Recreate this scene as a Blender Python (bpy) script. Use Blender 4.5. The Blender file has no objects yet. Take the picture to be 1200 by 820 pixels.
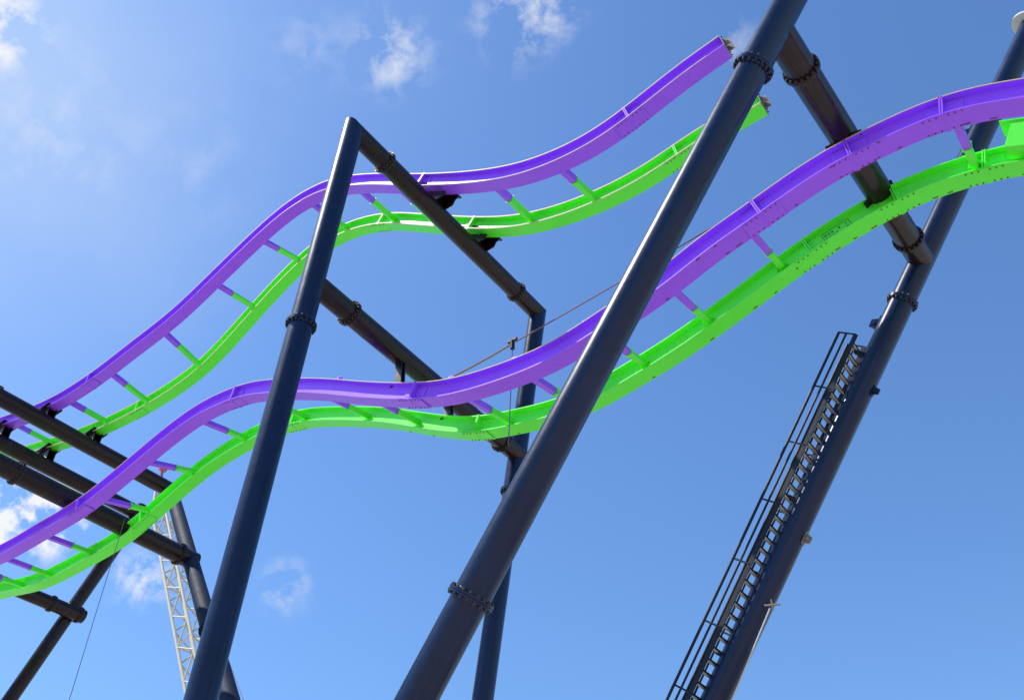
import bpy, bmesh, math, random
from mathutils import Vector, Matrix, Euler
random.seed(4)
scene=bpy.context.scene
col=scene.collection
V=Vector

# ---------------------------------------------------------------- materials
def new_mat(name):
    m=bpy.data.materials.new(name); m.use_nodes=True
    nt=m.node_tree
    return m,nt,nt.nodes['Principled BSDF']
def paint(name,c,rough=.4,var=.12,dirt=(.12,.1,.08),dirt_amt=.15,scale=3.0,coat=.0,spec=.5,bump=.02):
    m,nt,b=new_mat(name); N=nt.nodes; L=nt.links
    tc=N.new('ShaderNodeTexCoord')
    n1=N.new('ShaderNodeTexNoise'); n1.inputs['Scale'].default_value=scale; n1.inputs['Detail'].default_value=6
    L.new(tc.outputs['Object'],n1.inputs['Vector'])
    n2=N.new('ShaderNodeTexNoise'); n2.inputs['Scale'].default_value=scale*5; n2.inputs['Detail'].default_value=8; n2.inputs['Roughness'].default_value=.7
    L.new(tc.outputs['Object'],n2.inputs['Vector'])
    mx=N.new('ShaderNodeMix'); mx.data_type='RGBA'
    lo=tuple(x*(1-var) for x in c)+(1,); hi=tuple(min(1,x*(1+var)) for x in c)+(1,)
    mx.inputs[6].default_value=lo; mx.inputs[7].default_value=hi
    L.new(n1.outputs['Fac'],mx.inputs[0])
    rp=N.new('ShaderNodeValToRGB'); rp.color_ramp.elements[0].position=.52; rp.color_ramp.elements[1].position=.75
    rp.color_ramp.elements[0].color=(0,0,0,1); rp.color_ramp.elements[1].color=(dirt_amt,)*3+(1,)
    L.new(n2.outputs['Fac'],rp.inputs[0])
    m2=N.new('ShaderNodeMix'); m2.data_type='RGBA'; m2.inputs[7].default_value=dirt+(1,)
    L.new(rp.outputs[0],m2.inputs[0]); L.new(mx.outputs[2],m2.inputs[6])
    L.new(m2.outputs[2],b.inputs['Base Color'])
    mr=N.new('ShaderNodeMapRange'); mr.inputs[3].default_value=rough-.08; mr.inputs[4].default_value=rough+.15
    L.new(n2.outputs['Fac'],mr.inputs[0]); L.new(mr.outputs[0],b.inputs['Roughness'])
    b.inputs['Coat Weight'].default_value=coat; b.inputs['Coat Roughness'].default_value=.12
    b.inputs['Specular IOR Level'].default_value=spec
    bp=N.new('ShaderNodeBump'); bp.inputs['Strength'].default_value=.15; bp.inputs['Distance'].default_value=bump
    L.new(n2.outputs['Fac'],bp.inputs['Height']); L.new(bp.outputs[0],b.inputs['Normal'])
    return m
M_navy=paint('navy_paint',(.004,.012,.048),.27,.45,(.05,.045,.055),.14,.9,.22,.22,.010)
M_dull=paint('dull_navy_paint',(.007,.013,.040),.62,.35,(.06,.05,.055),.18,.9,0,.15,.012)
M_beam=paint('beam_paint_ground_reflection',(.016,.008,.009),.28,.45,(.15,.05,.025),.26,.9,.16,.20,.010)  # brownish base colour paints in the warm ground reflected by the beams
M_purple=paint('purple_paint',(.34,.085,.95),.38,.10,(.12,.05,.3),.14,2.5)
M_green=paint('green_paint',(.11,.95,.04),.38,.08,(.12,.40,.05),.14,2.5)
M_tan=paint('bare_edge_steel',(.60,.47,.28),.55,.2,(.25,.13,.08),.4,5)
M_bolt=paint('dark_bolts',(.03,.025,.03),.5,.3,(.2,.08,.04),.4,6)
M_rbolt=paint('primed_bolts',(.20,.05,.03),.55,.4,(.05,.03,.03),.5,6)
M_mark=paint('stencil_marks',(.05,.28,.05),.5,.2)
M_rust=paint('primer_end_plate',(.20,.16,.13),.6,.3,(.25,.1,.05),.6,6)
M_galv=paint('galvanised_grating',(.46,.43,.36),.5,.25,(.14,.12,.09),.4,6)
M_pale=paint('pale_galvanised_plate',(.55,.54,.50),.5,.1,(.3,.25,.2),.2,6)
M_white=paint('cream_crane_paint',(.62,.54,.40),.6,.12,(.25,.18,.10),.5,2)
M_red=paint('faded_red_paint',(.40,.12,.14),.5)
M_rope=paint('tan_rope',(.30,.18,.13),.8)
M_wire=paint('dark_wire',(.10,.09,.12),.6)
M_rwire=paint('reddish_wire',(.22,.07,.10),.6)
M_glass=paint('cab_glass',(.03,.04,.05),.1)
M_black=paint('black_steel',(.008,.010,.020),.5,.3,spec=.3)

# ---------------------------------------------------------------- helpers
def finish(bm,name,mats,parent=None,ang=35,label=None):
    me=bpy.data.meshes.new(name)
    c=V((0,0,0))
    if bm.verts:
        mn=V(min(v.co[i] for v in bm.verts) for i in range(3)); mxx=V(max(v.co[i] for v in bm.verts) for i in range(3))
        c=(mn+mxx)/2
    for v in bm.verts: v.co-=c
    bm.normal_update()
    for f in bm.faces: f.smooth=True
    bm.to_mesh(me); bm.free()
    me.set_sharp_from_angle(angle=math.radians(ang))
    for m in mats: me.materials.append(m)
    o=bpy.data.objects.new(name,me); col.objects.link(o)
    if parent is not None:
        o.parent=parent; o.location=c-parent.location
    else: o.location=c
    if label: o['label']=label
    return o
def empty(name,loc,label,cat,group=None):
    e=bpy.data.objects.new(name,None); e.location=loc; col.objects.link(e)
    e['label']=label; e['category']=cat
    if group: e['group']=group
    e.empty_display_size=.5
    return e
def frame_of(d,up=V((0,0,1))):
    d=d.normalized()
    if abs(d.dot(up))>.98: up=V((0,1,0))
    a=up.cross(d).normalized(); b=d.cross(a)
    return a,b,d
def add_tube(bm,p0,p1,r,n=40,r1=None,caps=True,mi=0):
    p0=V(p0);p1=V(p1); r1=r if r1 is None else r1
    a,b,d=frame_of(p1-p0)
    A=[bm.verts.new(p0+(a*math.cos(t)+b*math.sin(t))*r) for t in [2*math.pi*i/n for i in range(n)]]
    B=[bm.verts.new(p1+(a*math.cos(t)+b*math.sin(t))*r1) for t in [2*math.pi*i/n for i in range(n)]]
    for i in range(n):
        f=bm.faces.new((A[i],A[(i+1)%n],B[(i+1)%n],B[i])); f.material_index=mi
    if caps:
        f=bm.faces.new(A[::-1]); f.material_index=mi
        f=bm.faces.new(B); f.material_index=mi
def add_box(bm,c,ax,ay,az,mi=0,taper=1.0):
    c=V(c);vs=[]
    for k in(-1,1):
        s=taper if k>0 else 1
        for (i,j) in((-1,-1),(1,-1),(1,1),(-1,1)):
            vs.append(bm.verts.new(c+ax*i*s+ay*j+az*k))
    q=[(3,2,1,0),(4,5,6,7),(0,1,5,4),(1,2,6,5),(2,3,7,6),(3,0,4,7)]
    flip=ax.cross(ay).dot(az)<0
    for f in q:
        idx=f[::-1] if flip else f
        ff=bm.faces.new([vs[t] for t in idx]); ff.material_index=mi
def tube(name,p0,p1,r,mat,parent,n=48,cuts=(),**k):
    bm=bmesh.new(); add_tube(bm,p0,p1,r,n)
    for (pt,no) in cuts:
        g=bm.verts[:]+bm.edges[:]+bm.faces[:]
        res=bmesh.ops.bisect_plane(bm,geom=g,plane_co=V(pt),plane_no=V(no).normalized(),clear_outer=True)
        ed=[e for e in res['geom_cut'] if isinstance(e,bmesh.types.BMEdge)]
        bmesh.ops.holes_fill(bm,edges=ed)
    return finish(bm,name,[mat],parent,**k)
def flange(c,d,r,parent,name='pipe_flange',nb=18,mat=None):
    c=V(c);a,b,d=frame_of(V(d)); bm=bmesh.new()
    for s in(-1,1):
        add_tube(bm,c+d*s*.004,c+d*s*.032,r+.062,44)
    for i in range(nb):
        t=2*math.pi*i/nb; q=c+(a*math.cos(t)+b*math.sin(t))*(r+.036)
        add_tube(bm,q-d*.072,q+d*.072,.014,6,mi=1)
        add_tube(bm,q-d*.054,q-d*.032,.024,6,mi=1)
        add_tube(bm,q+d*.032,q+d*.054,.024,6,mi=1)
    for s in(-1,1):
        add_tube(bm,c+d*s*.032,c+d*s*.065,r+.016,44,r1=r+.003)
    return finish(bm,name,[mat or M_navy,M_bolt],parent)
def lug(c,d,out,parent,name='lifting_lug',s=.12,mat=None):
    d=V(d).normalized(); o=V(out).normalized(); w=d.cross(o).normalized()
    bm=bmesh.new()
    add_box(bm,V(c)+o*s*.6,d*s,w*.015,o*s*.8,taper=.6)
    add_box(bm,V(c)+o*.012,d*s*1.2,w*s*.5,o*.012)
    a=V(c)+o*s*.8
    add_tube(bm,a-w*.045,a+w*.045,.04,12)
    return finish(bm,name,[mat or M_navy],parent)
def lerp(a,b,t): return V(a)+(V(b)-V(a))*t

# ---------------------------------------------------------------- profiles
def profile(pts,sig,ext0=None,ext1=None):
    pts=[V((a,b)) for a,b in pts]
    if ext0: pts=[V(q) for q in ext0]+pts
    if ext1: pts=pts+[V(q) for q in ext1]
    step=.08
    x0=pts[0].x;x1=pts[-1].x
    n=int((x1-x0)/step)
    xs=[x0+(x1-x0)*i/n for i in range(n+1)]
    m=[]
    for i in range(len(pts)):
        a=pts[max(i-1,0)];b=pts[min(i+1,len(pts)-1)]
        m.append((b.y-a.y)/(b.x-a.x))
    def ev(x):
        for i in range(len(pts)-1):
            a,b=pts[i],pts[i+1]
            if x<=b.x or i==len(pts)-2:
                h=b.x-a.x;t=min(max((x-a.x)/h,0),1)
                return ((2*t**3-3*t*t+1)*a.y+(t**3-2*t*t+t)*h*m[i]+(-2*t**3+3*t*t)*b.y+(t**3-t*t)*h*m[i+1])
    zs=[ev(x) for x in xs]
    st=(x1-x0)/n
    k=int(3*sig/st); w=[math.exp(-.5*(j*st/sig)**2) for j in range(-k,k+1)]
    out=[]
    for i in range(len(zs)):
        s=0;ws=0
        for j in range(-k,k+1):
            q=i+j
            if q<0: zz=2*zs[0]-zs[-q]
            elif q>=len(zs): zz=2*zs[-1]-zs[2*len(zs)-2-q]
            else: zz=zs[q]
            s+=zz*w[j+k];ws+=w[j+k]
        out.append((xs[i],s/ws))
    return out
def at(prof,x):
    for i in range(len(prof)-1):
        a,b=prof[i],prof[i+1]
        if x<=b[0] or i==len(prof)-2:
            t=(x-a[0])/(b[0]-a[0]); z=a[1]+(b[1]-a[1])*t
            d=V((b[0]-a[0],0,b[1]-a[1])).normalized()
            return z,d
UPp=[(-31.69,22.51),(-27.92,21.65),(-25.48,21.60),(-23.79,21.85),(-21.35,22.27),(-19.54,23.02),(-17.77,23.75),(-16.50,24.03),(-14.99,23.78),(-13.29,22.78),(-10.92,20.96),(-9.20,19.76),(-7.92,19.05),(-6.75,18.69),(-5.63,18.62),(-4.53,18.87),(-3.67,19.11),(-2.65,19.26)]
UGp=[(-31.78,22.55),(-28.74,21.85),(-26.11,21.50),(-23.72,21.45),(-21.90,21.80),(-20.32,22.79),(-19.29,23.45),(-18.03,24.10),(-16.33,24.30),(-14.38,23.56),(-12.56,22.23),(-10.65,20.76),(-9.24,19.86),(-7.94,19.35),(-6.49,19.07),(-5.33,19.08),(-4.42,19.25),(-2.65,19.36)]
LPp=[(-27.26,15.67),(-25.09,15.72),(-23.09,15.83),(-21.35,16.28),(-19.70,16.77),(-18.36,16.97),(-16.62,16.75),(-15.23,16.21),(-13.61,15.42),(-12.14,14.59),(-10.83,13.91),(-9.88,13.50),(-9.00,13.27),(-7.97,13.12),(-7.18,13.07),(-6.42,13.19),(-5.49,13.37),(-4.78,13.52),(-3.88,13.86),(-3.03,14.04),(-2.20,14.26),(-1.40,14.39),(-0.68,14.38),(0.01,14.34),(0.64,14.19),(1.39,13.78)]
LGp=[(-30.63,16.28),(-27.91,15.80),(-25.68,15.81),(-23.67,15.99),(-21.95,16.60),(-20.56,17.06),(-19.15,17.24),(-17.75,17.22),(-16.34,16.93),(-14.65,16.21),(-13.11,15.45),(-11.70,14.61),(-10.44,13.95),(-9.28,13.64),(-8.41,13.44),(-7.38,13.40),(-6.57,13.52),(-5.60,13.68),(-4.63,13.94),(-3.87,14.18),(-3.13,14.41),(-2.24,14.65),(-1.39,14.78),(-0.59,14.84),(0.12,14.73),(0.64,14.60),(1.14,14.41)]
e0U=[(-48,28.5),(-40,25.5),(-35.5,23.6)]
e0L=[(-48,19),(-40,17.8),(-35,16.9)]
e1Lp=[(3.2,12.6),(6,10.5),(9,8.0)]
e1Lg=[(3.2,13.0),(6,10.9),(9,8.4)]
PU=profile(UPp,.45,e0U); GU=profile(UGp,.45,e0U)
PL=profile(LPp,.40,e0L+[(-31,16.1)],e1Lp); GL=profile(LGp,.40,e0L,e1Lg)
YP,YG=11.0,12.8

FW,H,BW,T=.19,.20,.062,.024
def section(fw,h,bw,t):
    return [(-fw,-h),(fw,-h),(fw,-h+t),(bw,-h+t),(bw,h-t),(fw,h-t),(fw,h),(-fw,h),(-fw,h-t),(-bw,h-t),(-bw,-h+t),(-fw,-h+t)]
def sweep(prof,y,sec,name,mat,parent,label=None,xmin=-99,xmax=99):
    bm=bmesh.new(); rings=[]
    pr=[p for p in prof if xmin<=p[0]<=xmax]
    last=pr[-1]; pr=pr[::2]
    if pr[-1]!=last: pr.append(last)
    for i,(x,z) in enumerate(pr):
        a=pr[max(i-1,0)];b=pr[min(i+1,len(pr)-1)]
        d=V((b[0]-a[0],0,b[1]-a[1])).normalized(); up=V((-d.z,0,d.x))
        rings.append([bm.verts.new(V((x,y,z))+V((0,1,0))*s+up*h) for s,h in sec])
    n=len(sec)
    for A,B in zip(rings,rings[1:]):
        for i in range(n):
            bm.faces.new((A[i],B[i],B[(i+1)%n],A[(i+1)%n]))
    bm.faces.new(rings[0]); bm.faces.new(rings[-1][::-1])
    bmesh.ops.recalc_face_normals(bm,faces=bm.faces[:])
    return finish(bm,name,[mat],parent,label=label)
def rail(prof,y,mat,parent,name,label):
    return sweep(prof,y,section(FW,H,BW,T),name,mat,parent,label)
def strip(prof,y,s0,m0,ws,wm,parent,xmin=-99,xmax=99):
    return sweep(prof,y,[(s0-ws,m0-wm),(s0+ws,m0-wm),(s0+ws,m0+wm),(s0-ws,m0+wm)],'edge_strip',M_tan,parent,None,xmin,xmax)
def splice(prof,y,x,mat,parent):
    z,d=at(prof,x); up=V((-d.z,0,d.x)); c=V((x,y,z)); Y=V((0,1,0)); bm=bmesh.new()
    for s in(-1,1):
        add_box(bm,c+d*s*.018,d*.012,Y*(FW+.008),up*(H+.020))
    for sy in(-1,1):
        add_box(bm,c+Y*sy*(BW+.01),d*.30,Y*.007,up*(H-T-.04))
        for sx in(-1,1):
            for i in range(3):
                for j in(-.09,.09):
                    q=c+Y*sy*(BW+.016)+d*sx*(.07+.08*i)+up*j
                    add_tube(bm,q,q+Y*sy*.018,.013,6,mi=0)
    for su in(-1,1):
        add_box(bm,c+up*su*(H+.009),d*.36,Y*FW*.94,up*.007)
        for sx in(-1,1):
            for i in range(3):
                for j in(-.15,.15):
                    q=c+up*su*(H+.016)+d*sx*(.09+.10*i)+Y*j
                    add_tube(bm,q,q+up*su*.018,.013,6,mi=1)
    return finish(bm,'splice_plate',[mat,M_rbolt],parent)
def slots(prof,y,side,spans,parent):
    Y=V((0,1,0))
    for x0,x1,st in spans:
        x=x0
        while x<x1:
            z,d=at(prof,x); up=V((-d.z,0,d.x)); c=V((x,y+side*.150,z))-up*(H+.005)
            if random.random()<.7:
                bm=bmesh.new(); add_box(bm,c,d*random.uniform(.025,.06),Y*.009,up*.005); finish(bm,'rail_clip',[M_rbolt],parent)
            x+=st*random.uniform(.7,1.3)
def crosstie(pp,pg,x,parent,split=.45,w=.06):
    z0,d0=at(pp,x); z1,d1=at(pg,x)
    p=V((x,YP+BW,z0-.02)); q=V((x,YG-BW,z1-.02)); mid=lerp(p,q,split)
    a=d0; bm=bmesh.new()
    v=(q-p).normalized(); u=v.cross(a).normalized()
    add_box(bm,(p+mid)/2,a*w,u*w*1.1,(mid-p)/2,mi=0)
    add_box(bm,(q+mid)/2,a*w*.96,u*w*1.05,(q-mid)/2,mi=1)
    add_box(bm,p+v*.10,a*(w+.07),u*.012,v*.10,mi=0,taper=.55)
    add_box(bm,q-v*.10,a*(w+.07),u*.012,-v*.10,mi=1,taper=.55)
    add_box(bm,mid,a*(w+.02),u*(w+.025),v*.012,mi=1)
    return finish(bm,'cross_tie',[M_purple,M_green],parent)
def track(pp,gp,ties,splices,lugs,label,split,w):
    e=empty('coaster_track',V((pp[0][0],11.9,pp[0][1]-.3)),label,'roller coaster track','stacked coaster track runs')
    rail(pp,YP,M_purple,e,'rail','purple painted steel running rail')
    rail(gp,YG,M_green,e,'rail','bright green painted steel running rail')
    for x in ties: crosstie(pp,gp,x,e,split,w)
    for x in splices:
        splice(pp,YP,x,M_purple,e); splice(gp,YG,x+.25,M_green,e)
    for x in lugs:
        z,d=at(pp,x); up=V((-d.z,0,d.x)); lug(V((x,YP-.06,z))+up*H,d,up,e,mat=M_purple,s=.10)
    return e
TU=track(PU,GU,[-30.8,-29.2,-27.1,-24.8,-22.2,-19.9,-18.0,-15.9,-13.8,-12.1,-8.8,-6.95],[-25.6,-14.6,-11.0,-5.0],[],
  'undulating purple and green coaster track ending in open air, unfinished',.42,.072)
TL=track(PL,GL,[-29.0,-27.3,-25.2,-22.6,-20.8,-18.7,-16.3,-13.9,-12.2,-9.5,-7.9,-6.2,-4.75,-3.15,.45,2.2],[-23.2,-17.0,-10.6,-2.85,-1.15,.35],
  [-21.8,-19.4,-17.4,-14.9,-13.2,-9.75,-8.1,-6.4,-5.0,-3.2,-.3],
  'undulating purple and green coaster track hanging beneath dark crossbeams',.58,.06)
strip(GU,YG,-FW-.003,H-.012,.006,.020,TU)
strip(GU,YG,-FW-.003,-H+.013,.006,.018,TU)
strip(PU,YP,-FW-.003,-H+.013,.006,.010,TU,-16,-3)
strip(PU,YP,-FW-.003,H-.012,.006,.015,TU)
strip(PL,YP,-FW-.003,H-.012,.005,.009,TL)
slots(GL,YG,1,[(-12.5,-9.0,.8),(-6.2,-3.2,.4),(-2.2,1.6,.3)],TL)
slots(GL,YG,-.2,[(-3.1,-2.5,.14)],TL)
slots(PL,YP,1,[(-4.9,-3.2,.3),(-2.3,1.2,.5)],TL)
slots(PL,YP,-1,[(-4.6,-3.2,.5),(-1.9,-.2,.4)],TL)
for prof,y in((PU,YP),(GU,YG)):
    x,z=prof[-1]; zz,d=at(prof,x); up=V((-d.z,0,d.x)); bm=bmesh.new(); c=V((x,y,z)); Y=V((0,1,0))
    add_box(bm,c+d*.012,d*.010,Y*.192,up*.202)
    for sy in(-1,1):
        add_box(bm,c+d*.09+Y*sy*.08,d*.07,Y*.010,up*.11)
        for i in range(4):
            q=c+d*.022+Y*sy*.15+up*(-.16+.107*i); add_tube(bm,q,q+d*.03,.016,6,mi=1)
    finish(bm,'end_plate',[M_rust,M_bolt],TU,label='bare bolted steel end plate')
x=1.38; z,d=at(GL,x); up=V((-d.z,0,d.x)); bm=bmesh.new()
add_box(bm,V((x,YG-.28,z+.24)),d*.34,V((0,.16,0)),up*.30)
add_box(bm,V((x,YG-.28,z+.55)),d*.37,V((0,.19,0)),up*.012)
finish(bm,'junction_box',[M_green],TL)
for x0,n in((-2.1,9),):
    z,d=at(GL,x0); up=V((-d.z,0,d.x)); c=V((x0,YG-BW-.004,z)); Y=V((0,1,0)); bm=bmesh.new()
    hw=.035*n+.03
    for s in(-1,1):
        add_box(bm,c+up*s*.11,d*hw,Y*.002,up*.006); add_box(bm,c+d*s*hw,d*.006,Y*.002,up*.11)
    for r in(-.05,.04):
        for i in range(n):
            if random.random()<.85: add_box(bm,c+up*r+d*(-hw+.06+.07*i),d*random.choice((.012,.02,.026)),Y*.002,up*.022)
    finish(bm,'stencil_mark',[M_mark],TL)

# ---------------------------------------------------------------- support frames
R=.24; RB=.232
def bracket(beam_pt,rail_pt,d,parent,mat=M_navy,w=.16,hx=.16,taper=.9):
    b=V(beam_pt);q=V(rail_pt);v=(q-b); vn=v.normalized()
    x=V((1,0,0)); y=V((0,1,0)); bm=bmesh.new()
    xx=(x-vn*x.dot(vn)).normalized()
    for s in(-1,1): add_box(bm,(b+q)/2+y*s*w*.55,xx*hx,y*.014,v/2,taper=taper)
    add_box(bm,(b+q)/2,xx*.018,y*w*.55,v/2)
    e=max(hx,hx*taper)
    add_box(bm,q-vn*.014,xx*(e+.06),y*(w+.03),vn*.014)
    for i in(-1,1):
        for j in(-1,1):
            t=q+xx*i*(e+.03)+y*j*w*.8; add_tube(bm,t-vn*.04,t+vn*.03,.016,6,mi=1)
    return finish(bm,'track_bracket',[mat,M_bolt],parent)
def frame(label,base): return empty('support_frame',V(base),label,'steel support','dark blue coaster support frames')
Y=V((0,1,0)); X=V((1,0,0))
f1=frame('dark navy tubular portal frame carrying both track runs',(-13.2,12,0))
A0=V((-12.27,8.2,0));A1=V((-10.70,8.2,19.92)); D0=V((-14.2,16,0)); D1=V((-10.97,16,20.22))
dA=(A1-A0).normalized(); dD=(D1-D0).normalized(); b1=(D1-A1).normalized()
tube('column',A0,A1+dA*.7,R,M_navy,f1,cuts=[(A1,dA+b1)])
tube('crossbeam',A1-b1*.7,D1+b1*.7,R,M_beam,f1,cuts=[(A1,-(dA+b1)),(D1,-(dD-b1))])
tube('column',D0,D1+dD*.7,R,M_navy,f1,cuts=[(D1,dD-b1)])
zA=lambda z: lerp(A0,A1,z/A1.z)
zD=lambda z: lerp(D0,D1,z/D1.z)
flange(zA(14.0),dA,R,f1); flange(zA(5.0),dA,R,f1)
flange(lerp(A1,D1,.145),b1,R,f1,mat=M_beam); flange(lerp(A1,D1,.86),b1,R,f1,mat=M_beam)
flange(zD(14.55),dD,R,f1); flange(zD(7.0),dD,R,f1)
B20=V((zA(15.13).x,8.2,15.13)); B21=V((zD(15.6).x,16.35,15.6)); b2=(B21-B20).normalized()
tube('crossbeam',B20,B21,RB,M_beam,f1)
flange(lerp(B20,B21,.14),b2,RB,f1,mat=M_beam); flange(lerp(B20,B21,.86),b2,RB,f1,mat=M_beam)
tube('base_plate',A0-V((0,0,.02)),A0+V((0,0,.06)),.6,M_navy,f1); tube('base_plate',D0-V((0,0,.02)),D0+V((0,0,.06)),.6,M_navy,f1)
def on_beam(P,Q,y):
    t=(y-P.y)/(Q.y-P.y); return lerp(P,Q,t)
for prof,y in((PU,YP),(GU,YG)):
    c=on_beam(A1,D1,y+.24); z,d=at(prof,c.x); up=V((-d.z,0,d.x)); bm=bmesh.new()
    q=V((c.x,y+.1,z))-up*(H+.01)
    for s in(-1,1):
        add_box(bm,V((c.x+.14,c.y+s*.19,(c.z+.1+q.z)/2)),X*.36,Y*.014,V((.06,0,(q.z-c.z-.1)/2)),taper=1.5)
    add_box(bm,V((c.x+.12,c.y,(c.z+q.z)/2)),X*.016,Y*.18,V((0,0,(q.z-c.z)/2)))
    add_box(bm,V((c.x+.18,c.y-.04,q.z-.03)),d*.60,Y*.30,up*.02)
    for i in(-1,1):
        for j in(-1,1):
            t=V((c.x+.18,c.y-.04,q.z-.03))+d*i*.5+Y*j*.24; add_tube(bm,t-up*.08,t+up*.05,.022,6,mi=1)
    finish(bm,'track_bracket',[M_beam,M_bolt],f1)
for prof,y in((PL,YP),(GL,YG)):
    c=on_beam(B20,B21,y+.1); z,d=at(prof,c.x); up=V((-d.z,0,d.x)); bracket(c-V((0,0,.12)),V((c.x,y+.05,z))+up*(H+.01),d,f1,M_beam,.10,.09,1.0)
f2=frame('tall leaning navy tubular frame with bolted flanges',(-12.4,11.7,0))
B0=V((-11.8,8.2,0));B1=V((2.9,8.2,20.1)); C0=V((-13.0,15.2,0));C1=V((2.75,15.2,20.35))
dB=(B1-B0).normalized(); dC=(C1-C0).normalized()
tube('column',B0,B1,R,M_navy,f2); tube('column',C0,C1,R,M_navy,f2)
zB=lambda z: lerp(B0,B1,z/B1.z)
zC=lambda z: lerp(C0,C1,z/C1.z)
flange(zB(13.85),dB,R,f2); flange(zB(6.95),dB,R,f2)
flange(zC(14.6),dC,R,f2)
P=zB(14.5); Q=zC(15.4); b3=(Q-P).normalized()
tube('crossbeam',P,Q,RB*1.05,M_beam,f2)
flange(lerp(P,Q,.14),b3,RB,f2,mat=M_beam); flange(lerp(P,Q,.88),b3,RB,f2,mat=M_beam)
for prof,y in((PL,YP),(GL,YG)):
    c=on_beam(P,Q,y); z,d=at(prof,c.x); up=V((-d.z,0,d.x)); bracket(c-V((0,0,.12)),V((c.x,y,z))+up*(H+.01),d,f2,M_beam,.18,.25)
bm=bmesh.new(); add_tube(bm,C1,C1+dC*.05,.42,40); add_tube(bm,C1+dC*.05,C1+dC*.07,.36,40); finish(bm,'cap_flange',[M_pale],f2,label='pale galvanised blank end flange')
nC=V((-dC.z,0,dC.x))
lug(zC(14.15)+nC*R,dC,nC,f2,s=.14); lug(zC(13.0)-nC*R,dC,-nC,f2,s=.09); lug(zC(10.5)-nC*R,dC,-nC,f2,s=.10,mat=M_rust); lug(zC(18.0)+nC*R,dC,nC,f2,s=.14); lug(zC(17.0)-nC*R,dC,-nC,f2,s=.12)
tube('base_plate',B0-V((0,0,.02)),B0+V((0,0,.06)),.6,M_navy,f2); tube('base_plate',C0-V((0,0,.02)),C0+V((0,0,.06)),.6,M_navy,f2)
f3=frame('navy frame with slanting column and two stacked crossbeams',(-12,12,0))
E1=V((-28.25,16.4,21.25));E0=V((-9.57,11.25,0)); dE=(E1-E0).normalized()
tube('column',E0,E1,R,M_dull,f3)
ax,az=-28.0,21.0
tube('column',V((-28.5,7.0,0)),V((-28.2,7.0,21.2)),R,M_navy,f3)
a0=V((ax,7.0,az));a1=V((ax,16.6,az)); tube('crossbeam',a0,a1,.285,M_beam,f3)
cx,cz=-23.85,16.25
c0=V((cx,4.5,cz));c1=V((cx,15.35,cz)); tube('crossbeam',c0,c1,.285,M_beam,f3)
tube('strut',V((cx,6.9,cz)),V((-28.3,7.0,cz)),.2,M_navy,f3)
flange(V((ax,16.35,az)),Y,.285,f3,nb=14,mat=M_beam); flange(V((cx,14.75,cz)),Y,.285,f3,mat=M_beam)
flange(lerp(E0,E1,.60),dE,R,f3,mat=M_dull)
flange(V((ax,9.2,az)),Y,.285,f3,mat=M_beam)
flange(V((cx,9.2,cz)),Y,.285,f3,mat=M_beam)
for prof,y in((PU,YP),(GU,YG)):
    z,d=at(prof,ax); up=V((-d.z,0,d.x)); bracket(V((ax,y,az+.05)),V((ax,y,z))-up*(H+.01),d,f3,M_beam,.25,.30,1.15)
f4=frame('leaning navy brace frame with capped pipe ends',(-36,12,0))
F1=V((-30.9,17.0,21.75));F0=V((-36,12.4,0)); dF=(F1-F0).normalized()
tube('column',F0,F1,R,M_beam,f4)
dx,dz=-31.65,17.05
tube('column',V((-34.5,6.6,0)),V((dx,6.6,dz)),R,M_navy,f4)
bx,bz=-31.1,21.5
b0=V((bx,6.6,bz));bb1=V((bx,17.2,bz)); tube('crossbeam',b0,bb1,.285,M_beam,f4)
tube('strut',V((dx,6.6,dz)),V((bx,6.6,bz)),R,M_navy,f4)
d0=V((dx,6.6,dz));d1=V((dx,16.4,dz)); tube('crossbeam',d0,d1,RB*1.05,M_beam,f4)
flange(V((dx,16.2,dz)),Y,RB,f4,mat=M_beam); flange(V((bx,9.2,bz)),Y,.285,f4,mat=M_beam); flange(V((dx,15.1,dz)),Y,RB,f4,mat=M_beam)
for prof,y in((PU,YP),(GU,YG)):
    z,d=at(prof,bx); up=V((-d.z,0,d.x)); bracket(V((bx,y,bz+.05)),V((bx,y,z))-up*(H+.01),d,f4,M_beam,.25,.30,1.15)
for prof,y in((PL,YP),(GL,YG)):
    z,d=at(prof,dx); up=V((-d.z,0,d.x)); bracket(V((dx,y,dz-.1)),V((dx,y,z))+up*(H+.01),d,f4,M_beam)

# ---------------------------------------------------------------- access ladder
lad=empty('access_ladder',V((-13.1,15.1,0)),'narrow black steel access ladder with pale grating treads beside leaning column','ladder')
L1=V((-2.66,15.05,13.98));L0=V((-13.14,15.05,0.0)); dL=(L1-L0).normalized(); nL=V((-dL.z,0,dL.x)); LL=(L1-L0).length
for s in(-1,1):
    bm=bmesh.new(); add_box(bm,(L0+L1)/2+Y*s*.22,nL*.045,Y*.012,dL*LL/2)
    finish(bm,'stringer',[M_black],lad)
    for k,(off,r) in enumerate(((.20,.022),(.36,.028))):
        bm=bmesh.new(); add_tube(bm,L0+Y*s*.225+nL*off,L1+Y*s*.225+nL*off,r,10)
        finish(bm,'handrail',[M_black],lad)
nst=int(LL/.22)
for i in range(1,nst):
    c=L0+dL*LL*i/nst; bm=bmesh.new()
    # dark nosing bar behind a pale open tread lip
    add_box(bm,c+dL*.035,dL*.016,Y*.21,nL*.030,mi=1)
    for j in(-.03,.03): add_box(bm,c+nL*j,dL*.016,Y*.207,nL*.008,mi=0)
    for j in range(5): add_box(bm,c+Y*(-.16+.08*j),dL*.014,Y*.006,nL*.022,mi=0)
    finish(bm,'tread',[M_galv,M_black],lad)
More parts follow.
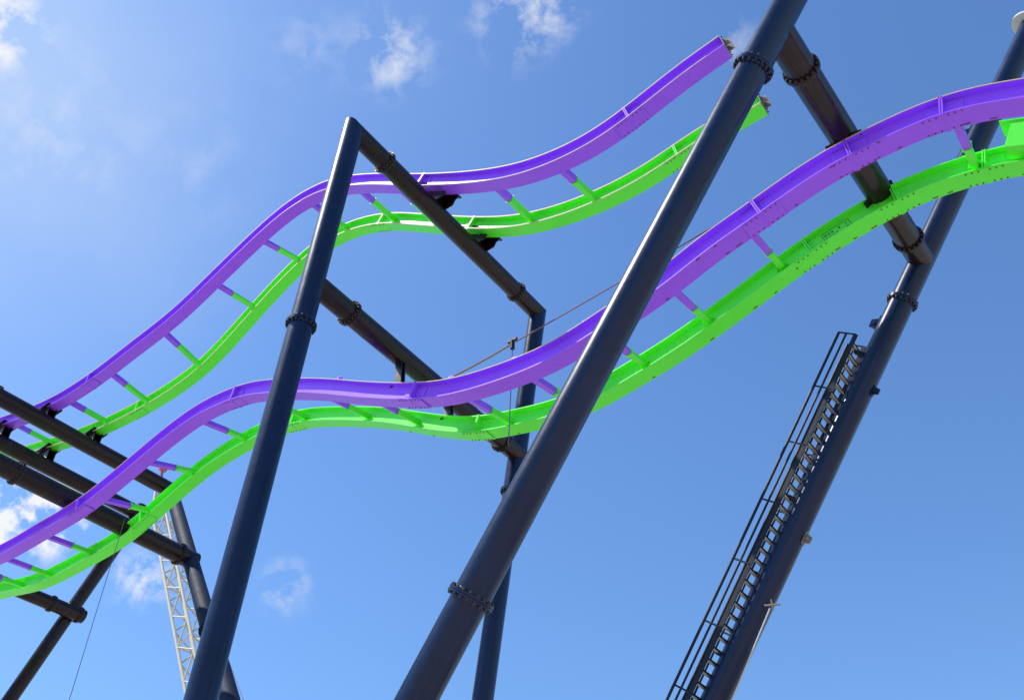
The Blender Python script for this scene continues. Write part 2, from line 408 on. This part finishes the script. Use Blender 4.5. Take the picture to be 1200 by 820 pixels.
for i in range(0,15):
    c=L0+dL*LL*(i+.0001)/14
    for s in(-1,1):
        bm=bmesh.new(); add_tube(bm,c+Y*s*.225,c+Y*s*.225+nL*.37,.018,8); finish(bm,'handrail_post',[M_black],lad)
for t in(.45,.62,.80,.985):
    c=lerp(L0,L1,t); k=(c-C0).dot(dC); q=C0+dC*k
    bm=bmesh.new(); add_box(bm,(c+q)/2,dC*.04,Y*.04,(q-c)/2); finish(bm,'mounting_arm',[M_black],lad)

# ---------------------------------------------------------------- ropes and wires
def rope(name,pts,r,mat,label,cat,sag=0):
    cu=bpy.data.curves.new(name,'CURVE'); cu.dimensions='3D'; sp=cu.splines.new('POLY')
    P=[]
    for a,b in zip(pts,pts[1:]):
        a=V(a);b=V(b)
        for i in range(16):
            t=i/16; p=lerp(a,b,t); p.z-=sag*4*t*(1-t); P.append(p)
    P.append(V(pts[-1])); sp.points.add(len(P)-1)
    for q,p in zip(sp.points,P): q.co=(*p,1)
    cu.bevel_depth=r; cu.bevel_resolution=2
    ob=bpy.data.objects.new(name,cu); col.objects.link(ob)
    dg=bpy.context.evaluated_depsgraph_get(); me=bpy.data.meshes.new_from_object(ob.evaluated_get(dg))
    bpy.data.objects.remove(ob); o=bpy.data.objects.new(name,me); me.materials.append(mat); col.objects.link(o)
    o['label']=label;o['category']=cat
    return o
rope('tag_rope',[(-11.1,12,15.0),(-10.3,12,14.95),(-8.9,12,15.05)],.022,M_rope,'tan rope tied off at the dark crossbeam','rope',.02)
rope('guide_wire',[(-8.9,12,15.05),(-3.5,12,15.55),(-1.0,12.2,15.4)],.014,M_rwire,'thin reddish wire strung above the lower track','wire',.03)
rope('hanging_line',[(-8.9,12,15.0),(-9.0,12,12.4)],.012,M_wire,'thin dark line hanging straight down past the track','line')
rope('hanging_line',[(-22.6,12.0,15.7),(-22.4,12,0.2)],.009,M_wire,'thin dark line hanging from the track to the ground','line')
rope('guy_line',[(-5.5,15.0,9.15),(-11.8,14.9,0.05)],.014,M_pale,'pale thin guy line from column lug to ground','wire')
bm=bmesh.new(); add_tube(bm,V((-8.9,12,14.9)),V((-8.9,12,15.12)),.05,12); add_box(bm,V((-8.9,12,15.14)),V((.12,0,0)),V((0,.03,0)),V((0,0,.03)))
o=finish(bm,'rope_shackle',[M_black]); o['label']='small black shackle joining rope and wire'; o['category']='shackle'
bm=bmesh.new(); add_box(bm,V((-5.45,15.0,9.2)),V((.14,0,-.03)),V((0,.02,0)),V((0.005,0,.012))); add_tube(bm,V((-5.45,15,9.10)),V((-5.45,15,9.30)),.016,8)
finish(bm,'line_anchor',[M_rust],f2)

# ---------------------------------------------------------------- crane
cr=empty('crawler_crane',V((-35.6,35,0)),'cream lattice boom crane standing behind the coaster','crane')
K0=V((-36.4,35,1.8));K1=V((-61.9,35,44.2)); dK=(K1-K0).normalized(); a,b,_=frame_of(dK); LK=(K1-K0).length
bm=bmesh.new(); hw=.66
cor=[(1,1),(1,-1),(-1,-1),(-1,1)]
def kp(t,i):
    s=hw*min(1,.35+t*8,.35+(1-t)*10)
    return K0+dK*LK*t+a*cor[i][0]*s+b*cor[i][1]*s
ns=32
for i in range(4):
    for k in range(ns): add_tube(bm,kp(k/ns,i),kp((k+1)/ns,i),.11,8,caps=False)
    j=(i+1)%4
    for k in range(ns):
        add_tube(bm,(kp(k/ns,i) if k%2 else kp(k/ns,j)),(kp((k+1)/ns,j) if k%2 else kp((k+1)/ns,i)),.06,6,caps=False)
        if k%4==0: add_tube(bm,kp(k/ns,i),kp(k/ns,j),.05,6)
finish(bm,'boom',[M_white],cr)
bm=bmesh.new(); add_tube(bm,K1-Y*.3,K1+Y*.3,.32,24); add_tube(bm,K1+V((-.5,-.3,2.2)),K1+V((-.5,.3,2.2)),.32,20); add_box(bm,K1+V((-.3,0,1.1)),V((.05,0,0)),V((0,.1,0)),V((-.2,0,1.1)))
finish(bm,'boom_head',[M_red],cr)
bm=bmesh.new(); add_box(bm,V((-34,35,2.2)),V((3.2,0,0)),V((0,1.6,0)),V((0,0,.9)),taper=.96); add_box(bm,V((-31.4,35,2.2)),V((.8,0,0)),V((0,1.7,0)),V((0,0,1.1)))
finish(bm,'upper_body',[M_white],cr)
bm=bmesh.new(); add_box(bm,V((-36.3,33,2.5)),V((.9,0,0)),V((0,.55,0)),V((0,0,1.0)),taper=.75); finish(bm,'cab',[M_glass],cr)
for s in(-1,1):
    bm=bmesh.new(); add_box(bm,V((-34.5,35+s*2.2,.6)),V((3,0,0)),V((0,.45,0)),V((0,0,.5)))
    for e in(-1,1): add_tube(bm,V((-34.5+e*3,35+s*2.2-.45,.6)),V((-34.5+e*3,35+s*2.2+.45,.6)),.5,20)
    finish(bm,'crawler_belt',[M_black],cr)
for s in(-.4,.4):
    bm=bmesh.new(); add_tube(bm,V((-31.4,35+s,3.2)),K1+Y*s,.02,5,caps=False); finish(bm,'pendant_line',[M_wire],cr)

# ---------------------------------------------------------------- ground
m,nt,bs=new_mat('dirt_and_gravel'); N=nt.nodes; L=nt.links
tc=N.new('ShaderNodeTexCoord'); n=N.new('ShaderNodeTexNoise'); n.inputs['Scale'].default_value=.15; n.inputs['Detail'].default_value=10
L.new(tc.outputs['Object'],n.inputs['Vector']); rp=N.new('ShaderNodeValToRGB'); rp.color_ramp.elements[0].color=(.36,.31,.25,1); rp.color_ramp.elements[1].color=(.56,.51,.43,1)
rp.color_ramp.elements[0].position=.35; rp.color_ramp.elements[1].position=.65
L.new(n.outputs['Fac'],rp.inputs[0]); L.new(rp.outputs[0],bs.inputs['Base Color']); bs.inputs['Roughness'].default_value=.95
bm=bmesh.new()
vs=[bm.verts.new(p) for p in((-2500,-2500,0),(2500,-2500,0),(2500,2500,0),(-2500,2500,0))]; bm.faces.new(vs)
g=finish(bm,'ground',[m]); g['kind']='structure'; g['label']='bare pale dirt and gravel construction ground'; g['category']='ground'

# ---------------------------------------------------------------- sun + sky
sun_el=math.radians(56); sdir=V((-.76,-.52,0)).normalized()*math.cos(sun_el)+V((0,0,math.sin(sun_el)))
sl=bpy.data.lights.new('sun','SUN'); sl.energy=5.0; sl.angle=math.radians(.5); sl.color=(1,.96,.89)
so=bpy.data.objects.new('sun',sl); so.rotation_euler=sdir.to_track_quat('Z','Y').to_euler(); so.location=(0,0,60); col.objects.link(so)
w=bpy.data.worlds.new('World'); scene.world=w; w.use_nodes=True; nt=w.node_tree; N=nt.nodes; L=nt.links
bg=N['Background']; sky=N.new('ShaderNodeTexSky'); sky.sky_type='NISHITA'; sky.sun_disc=False
sky.sun_elevation=sun_el; sky.sun_rotation=math.atan2(sdir.x,sdir.y); sky.air_density=1.3; sky.dust_density=.7; sky.ozone_density=2.2
bg.inputs['Strength'].default_value=.13
tint=N.new('ShaderNodeMix'); tint.data_type='RGBA'; tint.blend_type='MULTIPLY'; tint.inputs[0].default_value=1; tint.inputs[7].default_value=(.78,1.08,1.46,1)
L.new(sky.outputs[0],tint.inputs[6])
tc=N.new('ShaderNodeTexCoord')
def math_n(op,a,b=None,clamp=False):
    x=N.new('ShaderNodeMath'); x.operation=op; x.use_clamp=clamp
    for i,q in enumerate((a,b)):
        if q is None: continue
        if isinstance(q,(int,float)): x.inputs[i].default_value=q
        else: L.new(q,x.inputs[i])
    return x.outputs[0]
def puffs(lst):
    total=None
    for (d,rad,amp) in lst:
        dn=V(d).normalized()
        ds=N.new('ShaderNodeVectorMath'); ds.operation='DISTANCE'; L.new(tc.outputs['Generated'],ds.inputs[0]); ds.inputs[1].default_value=dn
        q=N.new('ShaderNodeMapRange'); q.interpolation_type='SMOOTHSTEP'; q.inputs[1].default_value=rad; q.inputs[2].default_value=0; q.inputs[3].default_value=0; q.inputs[4].default_value=amp
        L.new(ds.outputs['Value'],q.inputs[0])
        total=q.outputs[0] if total is None else math_n('ADD',total,q.outputs[0])
    return total
nn=N.new('ShaderNodeTexNoise'); nn.inputs['Scale'].default_value=24; nn.inputs['Detail'].default_value=12; nn.inputs['Roughness'].default_value=.6; nn.inputs['Distortion'].default_value=.15
L.new(tc.outputs['Generated'],nn.inputs['Vector'])
th=N.new('ShaderNodeMapRange'); th.inputs[1].default_value=.47; th.inputs[2].default_value=.68
L.new(nn.outputs['Fac'],th.inputs[0])
total=puffs([((-.625,.075,.78),.06,1.8),((-.40,.335,.852),.065,.75),((-.28,.39,.88),.075,.8),((-.24,.40,.88),.05,.4),((-.46,.28,.84),.06,.25),((-.82,.33,.47),.07,2.6),((-.80,.37,.47),.05,1.6),((-.78,.45,.44),.045,1.2),((-.70,.56,.45),.038,.8),((-.12,.52,.84),.04,.4),((-.66,.16,.73),.11,.3),((-.60,.27,.76),.09,.15)])
fac=math_n('MULTIPLY',total,th.outputs[0],True)
n3=N.new('ShaderNodeTexNoise'); n3.inputs['Scale'].default_value=5; n3.inputs['Detail'].default_value=8; n3.inputs['Distortion'].default_value=.3
L.new(tc.outputs['Generated'],n3.inputs['Vector'])
hz=puffs([((-.70,.05,.72),.42,.55),((-.66,.2,.73),.25,.16),((-.45,.3,.84),.4,.08)])
t3=N.new('ShaderNodeMapRange'); t3.inputs[1].default_value=.3; t3.inputs[2].default_value=.72; t3.inputs[3].default_value=.55; t3.inputs[4].default_value=1.0; L.new(n3.outputs['Fac'],t3.inputs[0])
hf=math_n('MULTIPLY',hz,t3.outputs[0],True)
m0=N.new('ShaderNodeMix'); m0.data_type='RGBA'; L.new(hf,m0.inputs[0]); L.new(tint.outputs[2],m0.inputs[6]); m0.inputs[7].default_value=(4.4,5.5,7.2,1)
mx=N.new('ShaderNodeMix'); mx.data_type='RGBA'; L.new(fac,mx.inputs[0]); L.new(m0.outputs[2],mx.inputs[6]); mx.inputs[7].default_value=(7.0,7.1,7.4,1)
L.new(mx.outputs[2],bg.inputs['Color'])

# ---------------------------------------------------------------- camera
cam=bpy.data.cameras.new('camera'); cam.sensor_width=36; cam.lens=33.0; cam.clip_end=6000; cam.clip_start=.1
co=bpy.data.objects.new('camera',cam); co.location=(0,0,1.6); co.rotation_euler=(math.radians(90+41.6),0,math.radians(36.6)); col.objects.link(co)
scene.camera=co
scene.view_settings.view_transform='Standard'; scene.view_settings.look='None'; scene.view_settings.exposure=0
